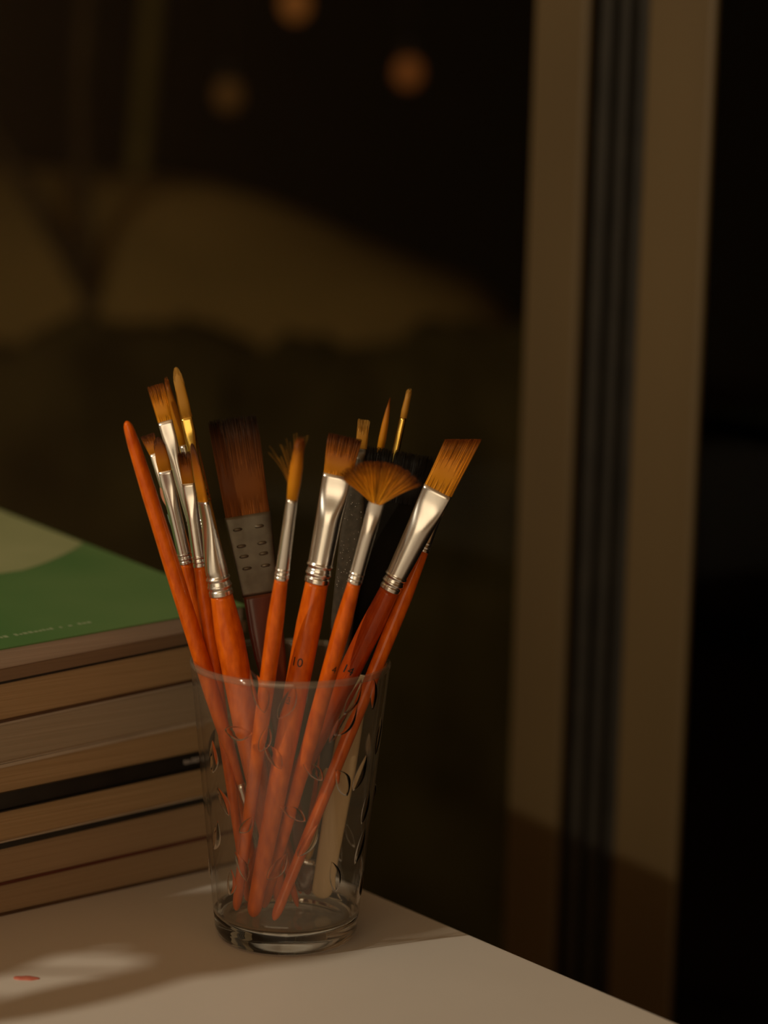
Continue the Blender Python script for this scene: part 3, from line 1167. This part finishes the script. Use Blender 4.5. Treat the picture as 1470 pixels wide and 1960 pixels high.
# ---- back right
brush('P', 'slim round brush with gold ferrule at the upper right rear', (772, 800), 0.034, 588, 0.010, 900, 13, 15, kind='round', tip_y=741, blunt=0.8,
      hair='hair_gold', handle='amber', ferrule='gold', hair_n=90, hb=1.2, hmid=1.3, hend=1.2, bands=0, seed=15, zend=ZE + 0.016)
brush('Q', 'slim pointed orange tuft left of the gold-ferruled brush', (727, 866), 0.030, 570, 0.016, 1010, 14, 18, kind='round', tip_y=757,
      hair='hair', hair_n=110, hb=1.2, hmid=1.1, hend=0.6, seed=16)
brush('R', 'tan-tufted brush with a broad dusty black handle behind the number 10 brush', (691, 858), 0.006, 600, 0.018, 905, 23, 26, kind='flat', tip_y=804,
      wtip=0.95, hair='hair_gold', handle='black_plastic', ferrule='steel_dull', hair_n=200, spin=0.1, ttop=0.5, hb=1.75, hmid=1.75, hend=0.5,
      bands=0, seed=17, hflat=0.45, hsq=2.6)
brush('S', 'broad black-haired brush with a bare cream wood handle', (744, 960), 0.020, 614, 0.006, 1290, 132, 46, kind='wide', tip_y=864, wtip=1.06,
      hair='hair_black', handle='cream_wood', ferrule='black_tape', hair_n=900, spin=0.0, ttop=0.085, hb=0.98, hmid=1.08, hend=0.85,
      bands=0, seed=18, hflat=0.32, hsq=2.6)


# ---- details on single brushes
def fan_tuft(b):
    rng = random.Random(21)
    o, d, w, t = b['axis']
    px = b['px']
    right = w if w.dot(RIGHT) > 0 else -w
    V, Fc, H = [], [], []
    up = -d
    # pixel offsets from the ferrule mouth; the picture's up leans with the brush, so aim in the picture plane
    vx = RIGHT - d * RIGHT.dot(d)
    n = 1100
    for i in range(n):
        a = rng.uniform(-1, 1)
        ang = math.radians(-8 + 66 * a) if a < 0 else math.radians(-8 + 62 * a)
        # length of the fan by direction (px)
        L = (77 + 14 * abs(a) ** 1.5) * rng.uniform(0.90, 1.02) * px
        if abs(a) > 0.9:
            L *= rng.uniform(0.9, 1.05)
        dep = rng.uniform(-1, 1)
        g = rng.uniform(0, 1)
        ph = rng.uniform(0, 6.28)
        c0 = len(V)
        base_u = 0.85 * math.sin(ang * 0.9)
        seg = 6
        for s in range(seg + 1):
            k = s / seg
            an = ang * (0.9 + 0.12 * k)
            p = o + d * (0.0012 * (1 - k)) + right * (b['hwt'] * 0.85 * base_u * (1 - k)) + (right * math.sin(an) + up * math.cos(an)) * (L * k) + t * (dep * 0.0011 * (1 - 0.4 * k))
            p += right * (0.0003 * math.sin(ph + 4 * k) * k)
            r = 0.00017 * (1 - 0.6 * k)
            for m in range(3):
                q = 2.0944 * m + ph
                V.append(p + right * (r * math.cos(q)) + t * (r * math.sin(q)))
                H.append((max(0.0, k * 1.15 - 0.15), g))
        for s in range(seg):
            for m in range(3):
                x, y = c0 + s * 3 + m, c0 + s * 3 + (m + 1) % 3
                Fc.append((x, y, y + 3, x + 3))
    # thin web of packed hair behind the strands
    nb = 28
    for side in (-1, 1):
        c0 = len(V)
        for i in range(nb + 1):
            a = -1 + 2 * i / nb
            ang = math.radians(-8 + (66 if a < 0 else 62) * a * 0.97)
            L = (77 + 14 * abs(a) ** 1.5) * 0.84 * px
            for s in range(6):
                k = s / 5
                p = o + right * (b['hwt'] * 0.8 * math.sin(ang) * (1 - k)) + (right * math.sin(ang) + up * math.cos(ang)) * (L * k) + t * (side * 0.0005 * (1 - 0.5 * k))
                V.append(p)
                H.append((k * 0.9, 0.3 + 0.25 * math.sin(i * 2.7)))
        for i in range(nb):
            for s in range(5):
                x = c0 + i * 6 + s
                q = (x, x + 6, x + 7, x + 1)
                Fc.append(q if side > 0 else tuple(reversed(q)))
    mesh_obj('bristles', b['loc'](V), Fc, b['hm'], b['root'], hair=H)


fan_tuft(ALL['L'])


def stray_hairs(b):
    rng = random.Random(5)
    o, d, w, t = b['axis']
    right = w if w.dot(RIGHT) > 0 else -w
    V, Fc, H = [], [], []
    for i in range(22):
        a = math.radians(-33 + 30 * i / 17 + rng.uniform(-1, 1)) if i < 18 else math.radians(rng.uniform(0, 7))
        L = b['ln'] * rng.uniform(0.72, 1.0) * (0.86 if a < -0.3 else 1.0)
        dep = rng.uniform(-0.25, 0.25)
        g = rng.uniform(0.3, 1)
        c0 = len(V)
        for s in range(7):
            k = s / 6
            an = a * (0.35 + 0.65 * k)
            p = o + d * 0.001 * (1 - k) + (right * math.sin(an) - d * math.cos(an)) * (L * k) + t * (math.sin(dep) * L * k * 0.5)
            r = 0.00008 * (1 - 0.3 * k)
            for m in range(3):
                q = 2.0944 * m
                V.append(p + right * (r * math.cos(q)) + t * (r * math.sin(q)))
                H.append((k * 0.75, g))
        for s in range(6):
            for m in range(3):
                x, y = c0 + s * 3 + m, c0 + s * 3 + (m + 1) % 3
                Fc.append((x, y, y + 3, x + 3))
    mesh_obj('stray_hairs', b['loc'](V), Fc, M['hair_gold'], b['root'], hair=H)


stray_hairs(ALL['J'])
number(ALL['K'], '10', 1265, 0.0050, -0.25)
number(ALL['K'], 'ISI', 1338, 0.0036, -0.45, 'handle_print', True)
number(ALL['L'], '4', 1276, 0.0040, 0.5)
number(ALL['M'], '14', 1279, 0.0050, -0.1)


def fleck(b, s0, s1, a0, a1, r_fn, mat, name):
    """dried paint patch lying on a round ferrule"""
    o, d, w, t = b['axis']
    right = w if w.dot(RIGHT) > 0 else -w
    V, Fc = [], []
    n = 8
    for i in range(n + 1):
        s = s0 + (s1 - s0) * i / n
        sh = 0.5 * (1 - math.cos(2 * math.pi * i / n)) ** 0.5
        for j in range(6):
            an = a0 + (a1 - a0) * (0.5 + (j / 5 - 0.5) * max(0.15, sh * 1.3))
            p = o + d * s + (right * math.sin(an) + t * math.cos(an)) * (r_fn(s) + 0.00025)
            V.append(p)
    for i in range(n):
        for j in range(5):
            a = i * 6 + j
            Fc.append((a, a + 1, a + 7, a + 6))
    mesh_obj(name, b['loc'](V), Fc, mat, b['root'])


bB = ALL['B']
fleck(bB, bB['s_of'](930), bB['s_of'](965), -1.2, 0.1, lambda s: 0.0024, M['pink_paint'], 'paint_fleck')
fleck(bB, bB['s_of'](980), bB['s_of'](1006), -1.3, -0.6, lambda s: 0.0025, M['teal_paint'], 'paint_fleck')


def crimp_dimples(b):
    """two columns of pressed rows on the wide dull ferrule"""
    o, d, w, t = b['axis']
    right = w if w.dot(RIGHT) > 0 else -w
    for (y, xs) in ((1010, (-24, 18)), (1042, (-22, 18)), (1062, (-20, 18)), (1085, (-18, 18))):
        s = b['s_of'](y)
        for x in xs:
            hw = 9 * b['px']
            c = o + d * s + right * (x * b['px']) + t * (b['hwt'] * 0.13)
            V, Fc = loft((c - right * hw, right, d, t), [(0, 0.0002, 0.00005, 2), (hw * 0.3, 0.0006, 0.0005, 2), (hw, 0.0007, 0.0006, 2), (hw * 1.7, 0.0006, 0.0005, 2), (hw * 2, 0.0002, 0.00005, 2)], 10)
            mesh_obj('crimp_ridge', b['loc'](V), Fc, M['steel_dull'], b['ferrule'])


crimp_dimples(ALL['I'])


def dust_specks(b):
    rng = random.Random(9)
    o, d, w, t = b['axis']
    right = w if w.dot(RIGHT) > 0 else -w
    V, Fc = [], []
    for i in range(60):
        s = b['s_of'](rng.uniform(945, 1130))
        r = handle_radius(b, s)
        x = rng.uniform(-0.8, 0.8)
        q = r * x
        dep = r * 0.45 * (1 - abs(x) ** 2.6) ** (1 / 2.6) + 0.00005
        c = o + d * s + right * q + t * dep
        k = rng.uniform(0.00010, 0.00026)
        c0 = len(V)
        for (a, e, f) in ((1, 0, 0), (-1, 0, 0), (0, 1, 0), (0, -1, 0), (0, 0, 1), (0, 0, -1)):
            V.append(c + right * (a * k) + d * (e * k) + t * (f * k))
        for q4 in ((0, 2, 4), (2, 1, 4), (1, 3, 4), (3, 0, 4), (2, 0, 5), (1, 2, 5), (3, 1, 5), (0, 3, 5)):
            Fc.append(tuple(c0 + z for z in q4))
    o2 = mesh_obj('dust_specks', b['loc'](V), Fc, M['dust'], b['root'])
    o2['kind'] = 'stuff'


dust_specks(ALL['R'])


def acrylic_end(b):
    o, d, w, t = b['axis']
    s0 = b['hr'][-1][0]
    r = 0.0036
    V, Fc = loft(ax_ := (o, d, w, t), [(s0 - 0.0012, r * 1.02, r * 1.02, 2), (s0 - 0.0004, r * 1.1, r * 1.1, 2), (s0 + 0.0006, r * 1.1, r * 1.1, 2), (s0 + 0.0012, r, r, 2)], 24)
    mesh_obj('end_ring', b['loc'](V), Fc, M['steel'], b['root'])
    V, Fc = loft(ax_, [(s0 + 0.0013, r, r, 2), (s0 + 0.005, r * 1.05, r * 1.05, 2), (s0 + 0.009, r * 0.95, r * 0.95, 2), (s0 + 0.0115, r * 0.7, r * 0.7, 2), (s0 + 0.0125, r * 0.3, r * 0.3, 2)], 24)
    mesh_obj('clear_end', b['loc'](V), Fc, M['acrylic'], b['root'])


acrylic_end(ALL['P'])


# ---- the upturned brush: handle end up, tuft down in the glass
def upturned():
    p0 = at(242, 806, -0.016)
    p1 = at_z(528, 0.005, TZ + BT + 0.003)
    ax = make_axis(p0, p1, 0.0)
    o, d, w, t = ax
    px = pxsize(p0)
    L = (p1 - p0).length
    root = tag(empty('paintbrush', p1), 'upturned brush at the far left, its bare rounded orange handle end pointing up', 'paintbrush', 'paintbrushes standing in the tumbler')
    loc = lambda V: [v - p1 for v in V]
    rr = [(0.0, 2.0), (0.0006, 5.6), (0.0018, 8.4), (0.004, 10.2), (0.010, 12.4), (0.03, 14.8), (0.06, 16.4), (0.09, 16.2), (0.115, 16.0), (0.135, 13.0), (L - 0.055, 9.0), (L - 0.05, 8.5)]
    V, Fc = loft(ax, [(s, r * px, r * px, 2) for s, r in rr], 28)
    mesh_obj('handle', loc(V), Fc, M['lacquer'], root)
    V, Fc = loft(ax, [(L - 0.051, 8.6 * px, 8.6 * px, 2), (L - 0.049, 9.4 * px, 9.4 * px, 2), (L - 0.047, 8.6 * px, 8.6 * px, 2), (L - 0.045, 9.2 * px, 9.2 * px, 2), (L - 0.043, 8.4 * px, 8.4 * px, 2), (L - 0.02, 6.5 * px, 6.5 * px, 2)], 24)
    mesh_obj('ferrule', loc(V), Fc, M['steel'], root)
    ax2 = (p1 - d * 0.0205, -d, w, t)
    fn = lambda u, v, g: (0.020 * g.uniform(0.9, 1.0), u * 0.0005, v * 0.0005)
    cr = core(ax2, [(-0.002, 6 * px, 6 * px, 2), (0.006, 6.5 * px, 6.5 * px, 2), (0.014, 3.5 * px, 3.5 * px, 2), (0.019, 0.8 * px, 0.8 * px, 2)])
    st = strands(ax2, 100, 6 * px, 6 * px, fn, 5, 0.00012, 33)
    V, Fc, H = merge(cr, st)
    mesh_obj('bristles', loc(V), Fc, M['hair'], root, hair=H)


upturned()


# ================================================================= added pot plant, out of frame, its leaves set to shade the table
def plant():
    random.seed(6)
    base = Vector((-0.52, 0.22, TZ))
    root = tag(empty('shading_plant', base), 'added pot plant out of frame, its leaves placed to shade the table', 'plant')
    ax = (Vector((0, 0, 0)), Vector((0, 0, 1)), Vector((1, 0, 0)), Vector((0, 1, 0)))
    V, Fc = loft(ax, [(0.0003, 0.045, 0.045, 2), (0.075, 0.06, 0.06, 2), (0.076, 0.066, 0.066, 2), (0.098, 0.068, 0.068, 2), (0.098, 0.060, 0.060, 2), (0.088, 0.058, 0.058, 2)], 32, True, False)
    mesh_obj('pot', V, Fc, M['clay'], root)
    V, Fc = loft(ax, [(0.080, 0.0572, 0.0572, 2), (0.088, 0.0575, 0.0575, 2), (0.090, 0.03, 0.03, 2)], 24)
    mesh_obj('soil', V, Fc, M['soil'], root)
    # leaf = centre, direction, length, width
    leaves = []
    for (x, y, z, az, tilt, ln, wd) in PLANT_LEAVES:
        c = Vector((x, y, TZ + z)) - base
        leaves.append((c, az, tilt, ln, wd))
    for (c, az, tilt, ln, wd) in leaves:
        dirv = Vector((math.cos(az) * math.cos(tilt), math.sin(az) * math.cos(tilt), math.sin(tilt)))
        side = Vector((-math.sin(az), math.cos(az), 0))
        nrm = dirv.cross(side)
        V, Fc = [], []
        n = 12
        for i in range(n + 1):
            k = i / n
            hw = wd * 0.5 * max(0.02, math.sin(math.pi * k ** 0.8)) ** 0.8
            for j in range(5):
                b = -1 + j / 2
                p = c + dirv * ((k - 0.5) * ln) + side * (b * hw) - nrm * (0.12 * hw * (1 - abs(b)) + 0.1 * ln * (k - 0.3) ** 2)
                V.append(p)
        for i in range(n):
            for j in range(4):
                a = i * 5 + j
                Fc.append((a, a + 1, a + 6, a + 5))
        lo = mesh_obj('leaf', V, Fc, M['leaf'], root)
        md = lo.modifiers.new('thick', 'SOLIDIFY')
        md.thickness = 0.0006
        s0 = Vector((random.uniform(-0.03, 0.03), random.uniform(-0.03, 0.03), 0.085))
        e0 = c - dirv * (0.49 * ln)
        mid = (s0 + e0) / 2 + Vector((0, 0, 0.03))
        V, Fc = tube_vf([s0, mid, e0], [0.0022, 0.0018, 0.0012], 7)
        mesh_obj('stalk', V, Fc, M['leaf'], root)


PLANT_LEAVES = []
KX, KY, KZ = KEY.location


def shade_leaf(tx, ty, plane_x, ln, wd, az, tilt):
    """a leaf standing on the line from the reading lamp to a spot on the table"""
    k = (plane_x - KX) / (tx - KX)
    y = KY + (ty - KY) * k
    z = (KZ - TZ) * (1 - k)
    PLANT_LEAVES.append((plane_x, y, z, az, tilt, ln, wd))


for (tx, ty, X, ln, wd, az, ti) in ((0.005, 0.014, -0.42, 0.058, 0.062, 0.05, 0.9), (0.05, -0.004, -0.41, 0.045, 0.042, -0.1, 0.9),
                                    (-0.095, -0.0085, -0.43, 0.058, 0.0175, 0.1, 0.85), (-0.045, 0.052, -0.44, 0.055, 0.036, 0.2, 0.9),
                                    (-0.125, 0.052, -0.46, 0.06, 0.04, 0.0, 0.8), (-0.03, -0.006, -0.425, 0.035, 0.026, 0.0, 0.9),
                                    (-0.19, 0.02, -0.47, 0.06, 0.045, -0.2, 0.8), (-0.18, 0.09, -0.50, 0.065, 0.05, 0.3, 0.7), (-0.2, -0.05, -0.48, 0.05, 0.03, -0.5, 0.6)):
    shade_leaf(tx, ty, X, ln, wd, az, ti)
plant()
